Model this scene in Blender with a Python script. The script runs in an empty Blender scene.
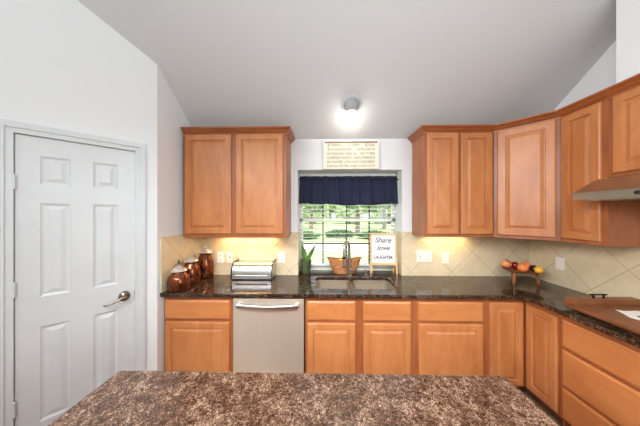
import bpy, bmesh, math, random
from mathutils import Vector, Matrix
random.seed(7)
S = bpy.context.scene
COL = S.collection
PI = math.pi

# ------------------------------------------------------------------ camera
cam_d = bpy.data.cameras.new('camera'); cam = bpy.data.objects.new('camera', cam_d); COL.objects.link(cam)
cam.location = (0, 0, 1.616); cam.rotation_euler = (PI/2, 0, math.radians(1.1))
cam_d.sensor_width = 36; cam_d.lens = 213/640*36; cam_d.shift_y = 0.0016; cam_d.clip_start = 0.02
S.camera = cam

# ------------------------------------------------------------------ world, sun, added fill lamps, exposure
def lin(c):
    return tuple(((v/255)/12.92 if v/255 <= .04045 else ((v/255+.055)/1.055)**2.4) for v in c)
wd = bpy.data.worlds.new('World'); S.world = wd; wd.use_nodes = True
bg = wd.node_tree.nodes['Background']
bg.inputs[0].default_value = (.80, .90, 1.0, 1); bg.inputs[1].default_value = 2.2
def light(name, kind, loc, rot, energy, color=(1, 1, 1), **kw):
    d = bpy.data.lights.new(name, kind); o = bpy.data.objects.new(name, d); COL.objects.link(o)
    o.location = loc; o.rotation_euler = rot; d.energy = energy; d.color = color
    for k, v in kw.items(): setattr(d, k, v)
    return o
light('sun', 'SUN', (0, 0, 20), (math.radians(38), 0, math.radians(25)), 7, (1, .96, .88), angle=.02)
# unseen area lamps added as fill
light('rear_fill', 'AREA', (0.0, -4.2, 1.9), (math.radians(90), 0, 0), 16, (.86, .94, 1), shape='RECTANGLE', size=3.8, size_y=2.4)  # added frontal fill from behind the camera, no window there
light('overhead_fill', 'AREA', (0.0, -.45, 4.1), (math.radians(0), 0, 0), 12, (.88, .945, 1), shape='RECTANGLE', size=2.8, size_y=1.6)  # added overhead fill under the ridge, not a fixture
light('ceiling_fill', 'AREA', (0.0, -1.6, 2.2), (math.radians(155), 0, 0), 42, (.84, .94, 1), shape='RECTANGLE', size=3.2, size_y=1.6)  # added lamp aimed upward to brighten the sloped ceiling
light('left_fill', 'AREA', (-2.2, -.9, 2.5), (math.radians(66), 0, math.radians(-74)), 105, (.90, .95, 1), shape='RECTANGLE', size=2.0, size_y=1.2, spread=math.radians(110))  # added fill from the left for the right-hand cabinets and tile
light('right_fill', 'AREA', (2.2, -1.2, 2.0), (math.radians(90), 0, math.radians(62)), 34, (.86, .945, 1), shape='RECTANGLE', size=1.6, size_y=1.4, spread=math.radians(120))  # added fill from the right for the short left wall
light('base_cabinet_fill', 'AREA', (0.0, -.55, 2.75), (math.radians(46), 0, 0), 28, (.90, .95, 1), shape='RECTANGLE', size=3.0, size_y=.3, spread=math.radians(75))  # added narrow-spread fill aimed at the base cabinets, no track there
S.view_settings.view_transform = 'Standard'; S.view_settings.look = 'None'
S.view_settings.gamma = 1; S.view_settings.use_curve_mapping = False
S.view_settings.exposure = 0.0

# ------------------------------------------------------------------ materials
class NT:
    def __init__(s, name):
        s.m = bpy.data.materials.new(name); s.m.use_nodes = True
        s.t = s.m.node_tree; s.b = s.t.nodes['Principled BSDF']
    def n(s, ty, **kw):
        x = s.t.nodes.new(ty)
        for k, v in kw.items():
            if k.startswith('_'): setattr(x, k[1:], v)
            else: x.inputs[k].default_value = v
        return x
    def l(s, a, b): s.t.links.new(a, b)
    def coord(s, scale=(1, 1, 1), rot=(0, 0, 0), rnd=False):
        c = s.n('ShaderNodeTexCoord'); m = s.n('ShaderNodeMapping'); m.inputs['Scale'].default_value = scale; m.inputs['Rotation'].default_value = rot
        s.l(c.outputs['Object'], m.inputs['Vector'])
        if rnd:
            i = s.n('ShaderNodeObjectInfo'); v = s.n('ShaderNodeVectorMath', _operation='SCALE'); v.inputs[0].default_value = (13, 7, 29)
            s.l(i.outputs['Random'], v.inputs['Scale']); s.l(v.outputs[0], m.inputs['Location'])
        return m.outputs[0]
    def ramp(s, fac, stops, interp='LINEAR'):
        r = s.n('ShaderNodeValToRGB'); r.color_ramp.interpolation = interp; e = r.color_ramp.elements
        while len(e) < len(stops): e.new(.5)
        for i, (p, c) in enumerate(stops): e[i].position = p; e[i].color = (*lin(c), 1)
        s.l(fac, r.inputs[0]); return r.outputs[0]
    def math(s, op, a, b=None):
        x = s.n('ShaderNodeMath', _operation=op)
        for i, v in enumerate((a, b)):
            if v is None: continue
            if isinstance(v, (int, float)): x.inputs[i].default_value = v
            else: s.l(v, x.inputs[i])
        return x.outputs[0]
    def mix(s, fac, a, b):
        x = s.n('ShaderNodeMix', _data_type='RGBA')
        for i, v in ((0, fac), (6, a), (7, b)):
            if isinstance(v, (int, float)): x.inputs[i].default_value = v
            elif isinstance(v, tuple): x.inputs[i].default_value = (*lin(v), 1)
            else: s.l(v, x.inputs[i])
        return x.outputs[2]
    def bump(s, h, strength=.2, dist=.002):
        x = s.n('ShaderNodeBump', Strength=strength, Distance=dist); s.l(h, x.inputs['Height']); s.l(x.outputs[0], s.b.inputs['Normal'])
    def set(s, color=None, rough=.5, metal=0, **kw):
        if color is not None:
            if isinstance(color, tuple): s.b.inputs['Base Color'].default_value = (*lin(color), 1)
            else: s.l(color, s.b.inputs['Base Color'])
        s.b.inputs['Roughness'].default_value = rough; s.b.inputs['Metallic'].default_value = metal
        for k, v in kw.items(): s.b.inputs[k].default_value = v
        return s.m

def simple(name, c, rough=.5, metal=0, var=.06, scale=8, **kw):
    t = NT(name); nz = t.n('ShaderNodeTexNoise', Scale=scale, Detail=3.0); t.l(t.coord(rnd=True), nz.inputs['Vector'])
    lo = tuple(max(0, v*(1-var)) for v in c); hi = tuple(min(255, v*(1+var)) for v in c)
    return t.set(t.ramp(nz.outputs['Fac'], [(.3, lo), (.7, hi)]), rough, metal, **kw)

def paint(name, c, tex=.08):
    t = NT(name); nz = t.n('ShaderNodeTexNoise', Scale=90.0, Detail=2.0); t.l(t.coord(), nz.inputs['Vector']); t.bump(nz.outputs['Fac'], tex, .002)
    return t.set(c, .75)

def wood(name, lo, mid, hi, axis=2, rough=.38):
    t = NT(name); sc = [7.0, 7.0, 7.0]; sc[axis] = 2.0
    nz = t.n('ShaderNodeTexNoise', Scale=1.0, Detail=5.0, Roughness=.6, Distortion=.6); t.l(t.coord(tuple(sc), rnd=True), nz.inputs['Vector'])
    sc2 = [120.0, 120.0, 120.0]; sc2[axis] = 6.0
    n2 = t.n('ShaderNodeTexNoise', Scale=1.0, Detail=2.0); t.l(t.coord(tuple(sc2), rnd=True), n2.inputs['Vector'])
    f = t.math('ADD', t.math('MULTIPLY', nz.outputs['Fac'], .9), t.math('MULTIPLY', n2.outputs['Fac'], .1))
    t.bump(n2.outputs['Fac'], .05, .001)
    return t.set(t.ramp(f, [(.28, lo), (.5, mid), (.74, hi)]), rough)

def granite(name, cols, scale, rough):
    t = NT(name); co = t.coord()
    nw = t.n('ShaderNodeTexNoise', Scale=scale*.6, Detail=2.0); t.l(co, nw.inputs['Vector'])
    mv = t.n('ShaderNodeVectorMath', _operation='MULTIPLY_ADD'); mv.inputs[1].default_value = (.03, .03, .03); t.l(nw.outputs['Color'], mv.inputs[0]); t.l(co, mv.inputs[2])
    v = t.n('ShaderNodeTexVoronoi', Scale=scale); t.l(mv.outputs[0], v.inputs['Vector'])
    bw = t.n('ShaderNodeSeparateColor'); t.l(v.outputs['Color'], bw.inputs[0])
    n1 = t.n('ShaderNodeTexNoise', Scale=scale*.16, Detail=4.0, Roughness=.65); t.l(co, n1.inputs['Vector'])
    n2 = t.n('ShaderNodeTexNoise', Scale=scale*1.6, Detail=3.0); t.l(co, n2.inputs['Vector'])
    f = t.math('ADD', t.math('MULTIPLY', bw.outputs[0], .42), t.math('ADD', t.math('MULTIPLY', n1.outputs['Fac'], .5), t.math('MULTIPLY', n2.outputs['Fac'], .3)))
    n3 = t.n('ShaderNodeTexNoise', Scale=11.0, Detail=3.0); t.l(co, n3.inputs['Vector'])
    f = t.math('ADD', f, t.math('MULTIPLY', t.math('SUBTRACT', n3.outputs['Fac'], .5), .32))
    c = t.ramp(f, cols)
    return t.set(c, rough)

def tile(name, axis):
    # large beige tiles laid on the diagonal, thin grout
    t = NT(name); c = t.n('ShaderNodeTexCoord'); s = t.n('ShaderNodeSeparateXYZ'); t.l(c.outputs['Object'], s.inputs[0])
    u = s.outputs[axis]; z = s.outputs[2]; D = .46
    off = (1.215, 1.66)[axis]
    a = t.math('DIVIDE', t.math('ADD', t.math('SUBTRACT', u, off), t.math('SUBTRACT', z, 1.19)), D)
    b = t.math('DIVIDE', t.math('SUBTRACT', t.math('SUBTRACT', u, off), t.math('SUBTRACT', z, 1.19)), D)
    def line(x):
        fr = t.math('FRACT', t.math('ADD', x, 20.5)); return t.math('LESS_THAN', t.math('ABSOLUTE', t.math('SUBTRACT', fr, .5)), .007)
    g = t.math('MAXIMUM', line(a), line(b))
    ze = t.math('LESS_THAN', t.math('ABSOLUTE', t.math('SUBTRACT', z, 1.352)), .002)
    n1 = t.n('ShaderNodeTexNoise', Scale=5.0, Detail=6.0, Roughness=.7); t.l(c.outputs['Object'], n1.inputs['Vector'])
    col = t.ramp(n1.outputs['Fac'], [(.3, (206, 187, 152)), (.55, (218, 200, 167)), (.75, (226, 210, 181))])
    t.bump(t.math('SUBTRACT', 1.0, g), .4, .002)
    return t.set(t.mix(g, col, (176, 152, 120)), .35)

M = {}
M['wall'] = paint('white_wall_paint', (228, 228, 227))
M['ceil'] = paint('ceiling_paint', (214, 213, 211), .15)
M['trim'] = simple('white_trim_paint', (208, 209, 208), .35, var=.01)
M['wood'] = wood('honey_maple', (170, 102, 55), (189, 119, 68), (203, 136, 84))
M['woodh'] = wood('honey_maple_drawer', (176, 104, 56), (193, 121, 68), (206, 137, 83), axis=0)
M['frame'] = wood('honey_maple_frame', (136, 74, 38), (156, 88, 48), (172, 104, 60))
M['crown'] = wood('crown_maple', (136, 72, 34), (158, 88, 44), (172, 102, 56), axis=0)
M['side'] = wood('cabinet_side_maple', (146, 82, 44), (166, 98, 56), (182, 114, 70))
M['toe'] = simple('toe_kick_stain', (96, 58, 36), .6)
M['granite'] = granite('dark_granite', [(.34, (10, 8, 7)), (.54, (28, 20, 15)), (.66, (52, 36, 26)), (.78, (96, 72, 54)), (.88, (136, 108, 84))], 170, .09)
M['granite_i'] = granite('island_granite', [(.36, (22, 14, 10)), (.48, (56, 36, 25)), (.60, (84, 56, 41)), (.72, (108, 79, 61)), (.86, (178, 150, 128))], 250, .13)
M['tile'] = tile('diagonal_tile', 0); M['tiley'] = tile('diagonal_tile_side', 1)
M['steel'] = NT('brushed_steel')
def brushed(name, c, rough=.32, axis=0):
    t = NT(name); sc = [400.0, 400.0, 400.0]; sc[axis] = 4.0
    nz = t.n('ShaderNodeTexNoise', Scale=1.0, Detail=2.0); t.l(t.coord(tuple(sc)), nz.inputs['Vector'])
    lo = tuple(v*.95 for v in c); t.bump(nz.outputs['Fac'], .04, .001)
    return t.set(t.ramp(nz.outputs['Fac'], [(.3, lo), (.7, c)]), rough, 1.0)
M['steel'] = brushed('brushed_steel', (214, 210, 204))
M['steel_dw'] = brushed('dishwasher_steel', (236, 222, 202), .40, 2); M['steel_dw'].node_tree.nodes['Principled BSDF'].inputs['Metallic'].default_value = .7
M['sinksteel'] = brushed('sink_steel', (226, 216, 202), .32)
M['hood'] = brushed('hood_steel', (196, 188, 176), .30, 1)
M['nickel'] = simple('brushed_nickel', (188, 180, 166), .28, 1, .03)
M['chrome'] = simple('polished_chrome', (225, 225, 225), .10, 1, .02)
M['bronze'] = simple('aged_pewter', (140, 126, 112), .28, 1, .1)
M['black'] = simple('black_plastic', (22, 20, 20), .4)
M['iron'] = simple('black_iron', (28, 25, 24), .45, .6)
M['copper'] = simple('copper_lustre_glass', (106, 56, 33), .14, .7, .3, 14)
M['lid'] = simple('hammered_pewter_lid', (214, 204, 190), .3, .6, .12, 60)
M['plate'] = simple('white_plate_plastic', (238, 232, 220), .35, var=.01)
M['slot'] = simple('socket_slot', (120, 105, 90), .6)
M['pot'] = simple('green_glazed_pot', (80, 90, 56), .35, var=.12)
M['soil'] = simple('potting_soil', (50, 36, 26), .95, var=.3, scale=60)
M['leaf'] = simple('snake_plant_leaf', (92, 122, 58), .4, var=.35, scale=40)
M['wicker'] = simple('woven_wicker', (176, 116, 66), .65, var=.25, scale=50)
M['lemon'] = simple('lemon_peel', (250, 182, 50), .45, var=.08, scale=30)
M['peach'] = simple('peach_skin', (238, 138, 88), .6, var=.18, scale=12)
M['orange'] = simple('orange_peel', (242, 138, 70), .5, var=.08, scale=20)
M['apple'] = simple('red_apple_skin', (126, 22, 30), .25, var=.25, scale=12)
M['plum'] = simple('plum_skin', (44, 20, 26), .35, var=.3, scale=12)
M['stemw'] = simple('fruit_stem', (82, 58, 34), .8)
M['dkwood'] = wood('walnut_tray', (110, 62, 34), (140, 84, 48), (160, 100, 60), axis=0)
M['board'] = wood('stained_board', (100, 56, 32), (126, 74, 44), (146, 92, 56), axis=1)
M['easel'] = wood('pale_pine', (206, 160, 104), (220, 176, 120), (230, 190, 138))
M['paper'] = simple('white_sign_face', (240, 236, 228), .6, var=.01)
M['ink'] = simple('grey_ink', (84, 88, 94), .7)
M['inkdk'] = simple('dark_ink', (36, 46, 60), .7)
M['signface'] = simple('cream_sign_board', (240, 231, 208), .6, var=.03)
M['signink'] = simple('tan_lettering', (126, 98, 62), .7)
M['signframe'] = simple('white_sign_frame', (232, 224, 214), .5, var=.02)
M['signwood'] = simple('brown_top_edge', (150, 112, 88), .6)
M['blind'] = simple('white_blind_slat', (238, 236, 230), .45, var=.01)
M['sash'] = simple('window_sash_vinyl', (225, 220, 210), .4, var=.01)
M['muntin'] = simple('dark_bronze_grille', (52, 44, 38), .5)
M['fixture'] = simple('grey_fixture_enamel', (168, 168, 166), .4, var=.01)
M['blackglass'] = simple('black_ceramic_glass', (14, 14, 15), .08)
def fabric(name, c):
    t = NT(name); w = t.n('ShaderNodeTexNoise', Scale=1.0, Detail=2.0); t.l(t.coord((300, 300, 40)), w.inputs['Vector']); t.bump(w.outputs['Fac'], .3, .002)
    return t.set(t.ramp(w.outputs['Fac'], [(.3, tuple(v*.8 for v in c)), (.7, tuple(v*1.2 for v in c))]), .9)
M['navy'] = fabric('navy_cotton', (28, 34, 57))
t = NT('window_glass'); tr = t.n('ShaderNodeBsdfTransparent'); gl = t.n('ShaderNodeBsdfGlossy', Roughness=.02); mx = t.n('ShaderNodeMixShader', Fac=.04)
t.l(tr.outputs[0], mx.inputs[1]); t.l(gl.outputs[0], mx.inputs[2]); t.l(mx.outputs[0], t.t.nodes['Material Output'].inputs[0]); M['glass'] = t.m
t = NT('lamp_glow'); t.set((255, 255, 250), .5); t.b.inputs['Emission Color'].default_value = (1, .97, .92, 1); t.b.inputs['Emission Strength'].default_value = 14; M['glow'] = t.m
t = NT('warm_lamp_glow'); t.set((255, 240, 210), .5); t.b.inputs['Emission Color'].default_value = (1, .78, .45, 1); t.b.inputs['Emission Strength'].default_value = 6; M['warmglow'] = t.m
M['grass'] = simple('lawn_grass', (168, 186, 130), .9, var=.2, scale=3)
M['road'] = simple('pale_concrete', (200, 200, 196), .9, var=.04, scale=2)
M['bark'] = simple('grey_bark', (116, 102, 90), .9, var=.2, scale=6)
M['fol'] = simple('tree_leaves', (154, 174, 122), .8, var=.35, scale=2)
M['fol2'] = simple('hedge_leaves', (62, 92, 50), .8, var=.35, scale=4)
def floor_mat():
    t = NT('brown_floor_tile'); b = t.n('ShaderNodeTexBrick', Scale=1.0); b.offset = 0; b.inputs['Brick Width'].default_value = .4; b.inputs['Row Height'].default_value = .4; b.inputs['Mortar Size'].default_value = .006
    b.inputs['Color1'].default_value = (*lin((146, 114, 90)), 1); b.inputs['Color2'].default_value = (*lin((156, 124, 98)), 1); b.inputs['Mortar'].default_value = (*lin((118, 94, 76)), 1)
    t.l(t.coord(), b.inputs['Vector']); return t.set(b.outputs[0], .4)
M['floor'] = floor_mat()

# ------------------------------------------------------------------ mesh helpers
def V(*a): return Vector(a)
def box(bm, x0, x1, y0, y1, z0, z1, bev=0):
    vs = [bm.verts.new((x, y, z)) for x in (x0, x1) for y in (y0, y1) for z in (z0, z1)]
    fs = [bm.faces.new([vs[i] for i in q]) for q in ((0, 1, 3, 2), (4, 6, 7, 5), (0, 4, 5, 1), (2, 3, 7, 6), (0, 2, 6, 4), (1, 5, 7, 3))]
    if bev:
        es = list({e for f in fs for e in f.edges})
        bmesh.ops.bevel(bm, geom=es, offset=bev, segments=2, profile=.7, affect='EDGES')
def loft(bm, rings, cap0=True, cap1=True, closed=True):
    R = [[bm.verts.new(p) for p in r] for r in rings]; n = len(R[0])
    for a, b in zip(R, R[1:]):
        for i in range(n if closed else n-1):
            j = (i+1) % n; bm.faces.new((a[i], a[j], b[j], b[i]))
    if cap0: bm.faces.new(list(reversed(R[0])))
    if cap1: bm.faces.new(R[-1])
    return R
def prism(bm, pts, axis, a, b):
    def P(p, v):
        return (v, p[0], p[1]) if axis == 0 else (p[0], v, p[1]) if axis == 1 else (p[0], p[1], v)
    loft(bm, [[P(p, a) for p in pts], [P(p, b) for p in pts]])
def lathe(bm, prof, seg=28, c=(0, 0, 0), sx=1, sy=1, cap0=True, cap1=True):
    loft(bm, [[(c[0]+max(r, 1e-4)*sx*math.cos(2*PI*i/seg), c[1]+max(r, 1e-4)*sy*math.sin(2*PI*i/seg), c[2]+z) for i in range(seg)] for r, z in prof], cap0, cap1)
def tube(bm, pts, rad, seg=10):
    pts = [Vector(p) for p in pts]; n = len(pts); rads = rad if isinstance(rad, (list, tuple)) else [rad]*n
    rings = []; up = None
    for i, p in enumerate(pts):
        d = (pts[min(i+1, n-1)]-pts[max(i-1, 0)]).normalized()
        if up is None: up = Vector((0, 0, 1)) if abs(d.z) < .9 else Vector((1, 0, 0))
        x = d.cross(up).normalized(); up = x.cross(d).normalized()
        rings.append([p+rads[i]*(x*math.cos(2*PI*k/seg)+up*math.sin(2*PI*k/seg)) for k in range(seg)])
    loft(bm, rings)
def ball(bm, c, r, sz=1, seg=18, sx=1, sy=1):
    k = 10; lathe(bm, [(r*math.sin(PI*i/k), -r*sz*math.cos(PI*i/k)) for i in range(k+1)], seg, c, sx, sy)
def rrect(x0, x1, y0, y1, r, z, k=5):
    o = []
    for cx, cy, a in ((x1-r, y1-r, 0), (x0+r, y1-r, 90), (x0+r, y0+r, 180), (x1-r, y0+r, 270)):
        for i in range(k+1):
            t = math.radians(a+90*i/k); o.append((cx+r*math.cos(t), cy+r*math.sin(t), z))
    return o
def panel_rings(bm, x0, x1, z0, z1, y, steps, outer=None):
    """nested rectangles facing -y: steps = (inset, depth toward viewer)"""
    rs = []
    for ins, d in steps:
        rs.append([(x0+ins, y-d, z0+ins), (x1-ins, y-d, z0+ins), (x1-ins, y-d, z1-ins), (x0+ins, y-d, z1-ins)])
    return loft(bm, rs, cap0=outer is None)

def build(name, bm, mat, parent=None, smooth=False, mods=None, loc=None, rot=None):
    bmesh.ops.remove_doubles(bm, verts=bm.verts, dist=1e-6)
    bmesh.ops.recalc_face_normals(bm, faces=bm.faces)
    me = bpy.data.meshes.new(name); bm.to_mesh(me); bm.free()
    for m in (mat if isinstance(mat, list) else [mat]): me.materials.append(m)
    if smooth:
        me.polygons.foreach_set('use_smooth', [True]*len(me.polygons))
        try: me.set_sharp_from_angle(angle=math.radians(38))
        except Exception: pass
    o = bpy.data.objects.new(name, me); COL.objects.link(o)
    if parent: o.parent = parent
    if loc: o.location = loc
    if rot: o.rotation_euler = rot
    return o
def N(): return bmesh.new()
def bx(name, mat, parent, *a, bev=0):
    bm = N(); box(bm, *a, bev=bev); return build(name, bm, mat, parent)
def tag(o, label, cat, group=None):
    o['label'] = label; o['category'] = cat
    if group: o['group'] = group
    return o
def thing(name, label, cat, loc=(0, 0, 0), rz=0, group=None):
    o = bpy.data.objects.new(name, None); COL.objects.link(o); o.empty_display_size = .05
    o.location = loc; o.rotation_euler = (0, 0, rz); return tag(o, label, cat, group)
def struct(o): o['kind'] = 'structure'; return o
def copy_thing(o, loc, label, rz=None):
    c = o.copy(); COL.objects.link(c); c.location = loc; c['label'] = label
    if rz is not None: c.rotation_euler = (0, 0, rz)
    for ch in list(o.children):
        d = ch.copy(); COL.objects.link(d); d.parent = c
        for g in list(ch.children):
            e = g.copy(); COL.objects.link(e); e.parent = d
    return c
def text_obj(name, body, size, mat, parent, loc, rot, shear=0, spacing=1, width=None, depth=.0006, bold=0):
    cu = bpy.data.curves.new(name+'_curve', 'FONT'); cu.body = body; cu.size = size; cu.shear = shear; cu.space_character = spacing
    cu.align_x = 'CENTER'; cu.align_y = 'CENTER'; cu.extrude = depth; cu.offset = bold
    tmp = bpy.data.objects.new(name+'_tmp', cu); COL.objects.link(tmp)
    bpy.context.view_layer.update()
    me = bpy.data.meshes.new_from_object(tmp.evaluated_get(bpy.context.evaluated_depsgraph_get()))
    bpy.data.objects.remove(tmp); bpy.data.curves.remove(cu)
    if width:
        xs = [v.co.x for v in me.vertices]; k = width/(max(xs)-min(xs)); c = (max(xs)+min(xs))/2
        for v in me.vertices: v.co.x = (v.co.x-c)*k
    me.materials.clear(); me.materials.append(mat)
    o = bpy.data.objects.new(name, me); COL.objects.link(o); o.parent = parent; o.location = loc; o.rotation_euler = rot
    return o

# ------------------------------------------------------------------ the setting
XL, XR, YB = -1.46, 2.32, 2.45
CY = 1.836                       # where the angled pantry wall meets the left wall
def ceil_z(y): return 2.478+.73*(YB-y)
RY = -.35; RZ = ceil_z(RY); BY = -4.5; BZ = 2.6
CT = .914; CB = .879             # countertop top and underside
bm = N(); box(bm, -2.5, 2.5, BY-.1, 2.75, -.1, 0); struct(build('floor', bm, M['floor']))
bm = N(); prism(bm, [(2.75, ceil_z(YB)+.001), (YB-.001, ceil_z(YB)+.001), (RY, RZ), (BY-.1, BZ), (BY-.1, BZ+.2), (RY, RZ+.2), (2.75, ceil_z(YB)+.25)], 0, -2.6, 2.6); struct(build('ceiling', bm, M['ceil']))
WX0, WX1, WZ1 = -.306, .89, 2.123
bm = N()
box(bm, XL-.12, WX0, YB, 2.75, 0, ceil_z(YB)); box(bm, WX1, XR+.15, YB, 2.75, 0, ceil_z(YB))
box(bm, WX0, WX1, YB, 2.75, WZ1, ceil_z(YB)); box(bm, WX0, WX1, YB, 2.75, 0, CB-.001)
struct(build('wall_back', bm, M['wall']))
def yz_wall(name, x0, x1, ya, yb):
    pts = [(ya, 0), (yb, 0), (yb, ceil_z(yb) if yb > RY else BZ)]
    if ya < RY: pts += [(RY, RZ), (ya, BZ if ya < BY+.01 else RZ+(ya-RY)*(RZ-BZ)/(RY-BY))]
    else: pts += [(ya, ceil_z(ya))]
    bm = N(); prism(bm, pts, 0, x0, x1); return struct(build(name, bm, M['wall']))
yz_wall('wall_right', XR, XR+.15, BY, YB)
yz_wall('wall_left', XL-.12, XL, CY, YB)
yz_wall('wall_far_left', -2.43, -2.31, BY, CY-.851)
bm = N(); box(bm, -2.43, XR+.15, BY-.12, BY, 0, BZ); struct(build('wall_rear', bm, M['wall']))
# angled pantry wall: local x = -(distance from the corner), local -y faces the kitchen
DT0, DT1, DZ = .149, .727, 2.13  # door edges along the wall and its height
bm = N()
def topz(t): return ceil_z(CY-.7071*t)
prism(bm, [(-DT0+.012, 0), (0, 0), (0, topz(0)), (-DT0+.012, topz(DT0))], 1, 0, .1)
prism(bm, [(-1.205, 0), (-DT1-.012, 0), (-DT1-.012, topz(DT1)), (-1.205, topz(1.205))], 1, 0, .1)
prism(bm, [(-DT1-.012, DZ+.01), (-DT0+.012, DZ+.01), (-DT0+.012, topz(DT0)), (-DT1-.012, topz(DT1))], 1, 0, .1)
DLOC, DROT = (XL, CY, 0), (0, 0, PI/4)
struct(build('wall_pantry', bm, M['wall'], loc=DLOC, rot=DROT))
bm = N()
for i0, i1, th in ((0, .073, .011), (.009, .020, .017), (.020, .040, .020), (.060, .0725, .015)):
    a0, a1, zt = -.803, -.0735, 2.207
    box(bm, a0+i0, a0+i1, -th, 0, 0, zt-i0); box(bm, a1-i1, a1-i0, -th, 0, 0, zt-i0); box(bm, a0+i1, a1-i1, -th, 0, zt-i1, zt-i0)
# door jambs
box(bm, -DT1-.012, -DT1-.003, 0, .1, 0, DZ+.01); box(bm, -DT0+.003, -DT0+.012, 0, .1, 0, DZ+.01); box(bm, -DT1-.003, -DT0+.003, 0, .1, DZ+.003, DZ+.01)
struct(build('trim_1', bm, M['trim'], loc=DLOC, rot=DROT))
# six panel door
bm = N(); y = .004
xs = [-DT1, -DT1+.098, -DT1+.098+.135, -DT0-.235, -DT0-.1, -DT0]; zs = [.012, .22, .858, 1.058, 1.688, 1.815, 2.006, DZ]
for i in range(5):
    for j in range(7):
        x0, x1, z0, z1 = xs[i], xs[i+1], zs[j], zs[j+1]
        if i in (1, 3) and j in (1, 3, 5): panel_rings(bm, x0, x1, z0, z1, y, [(0, 0), (.004, -.004), (.014, -.009), (.020, -.009), (.045, -.001)], outer=1)
        else: bm.faces.new([bm.verts.new(p) for p in ((x0, y, z0), (x1, y, z0), (x1, y, z1), (x0, y, z1))])
bmesh.ops.remove_doubles(bm, verts=bm.verts, dist=1e-5)
be = [e for e in bm.edges if len(e.link_faces) == 1]
ex = bmesh.ops.extrude_edge_only(bm, edges=be)
for v in [g for g in ex['geom'] if isinstance(g, bmesh.types.BMVert)]: v.co.y = .044
door = struct(build('door_1', bm, M['trim'], loc=DLOC, rot=DROT))
for z in (1.82, 1.13, .37):
    bm = N(); tube(bm, [(-DT1-.001, -.012, z-.045), (-DT1-.001, -.012, z+.045)], .0075, 10); ball(bm, (-DT1-.001, -.012, z+.047), .0075)
    box(bm, -DT1+.001, -DT1+.008, -.006, .0035, z-.044, z+.044)
    build('hinge', bm, M['trim'], door, True)
hx, hz = -.212, .955
bm = N()
loft(bm, [[(hx+r*math.cos(2*PI*i/24), yy, hz+r*1.15*math.sin(2*PI*i/24)) for i in range(24)] for r, yy in ((.036, .004), (.036, -.004), (.030, -.012), (.018, -.018), (.013, -.022), (.013, -.045))])
h = build('door_handle', bm, M['bronze'], door, True); h['label'] = 'pewter lever handle'
bm = N(); tube(bm, [(hx+.012, -.045, hz), (hx-.01, -.05, hz), (hx-.04, -.052, hz-.012), (hx-.075, -.052, hz-.032), (hx-.10, -.052, hz-.036), (hx-.118, -.05, hz-.028)], [.010, .010, .008, .0065, .0055, .005], 10); build('lever', bm, M['bronze'], h, True)
bx('latch_plate', M['bronze'], door, -DT0-.003, -DT0-.0005, -.0005, .02, .92, .99)
# chase above the hood cabinet
bm = N(); prism(bm, [(.72, 2.50), (1.52, 2.50), (1.52, ceil_z(1.52)), (.72, ceil_z(.72))], 0, 2.03, XR); struct(build('wall_chase', bm, M['wall']))
# tiled backsplash (on three walls and in the window reveal)
bm = N(); box(bm, XL+.0105, WX0, YB-.01, YB, CT+.0005, 1.409); box(bm, WX1, XR-.0105, YB-.01, YB, CT+.0005, 1.415); struct(build('trim_2', bm, M['tile']))
bm = N(); box(bm, XR-.01, XR, .3, YB, CT+.0005, 1.409); box(bm, XL, XL+.01, 1.872, YB, CT+.0005, 1.409)
box(bm, WX0, WX0+.008, YB-.01, 2.66, CT+.0005, 1.412); box(bm, WX1-.008, WX1, YB-.01, 2.66, CT+.0005, 1.412); struct(build('trim_3', bm, M['tiley']))
# window
bm = N()
wx0, wx1, wy0, wy1, wz0, wz1 = WX0+.001, WX1-.001, 2.68, 2.745, CT+.001, WZ1-.001
for a in ((wx0, wx0+.035, wz0, wz1), (wx1-.035, wx1, wz0, wz1), (wx0, wx1, wz0, wz0+.075), (wx0, wx1, wz1-.045, wz1), (wx0, wx1, 1.520, 1.556)): box(bm, a[0], a[1], wy0, wy1, a[2], a[3])
win = struct(build('window_1', bm, M['sash']))
bm = N()
for x in (-.014, .285, .571): box(bm, x-.009, x+.009, 2.705, 2.72, wz0+.07, wz1-.04)
for z in (1.242, 1.83): box(bm, wx0+.03, wx1-.03, 2.704, 2.721, z-.008, z+.008)
build('grille', bm, M['muntin'], win)
bx('glass_pane', M['glass'], win, wx0+.03, wx1-.03, 2.724, 2.728, wz0+.06, wz1-.04)

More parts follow.
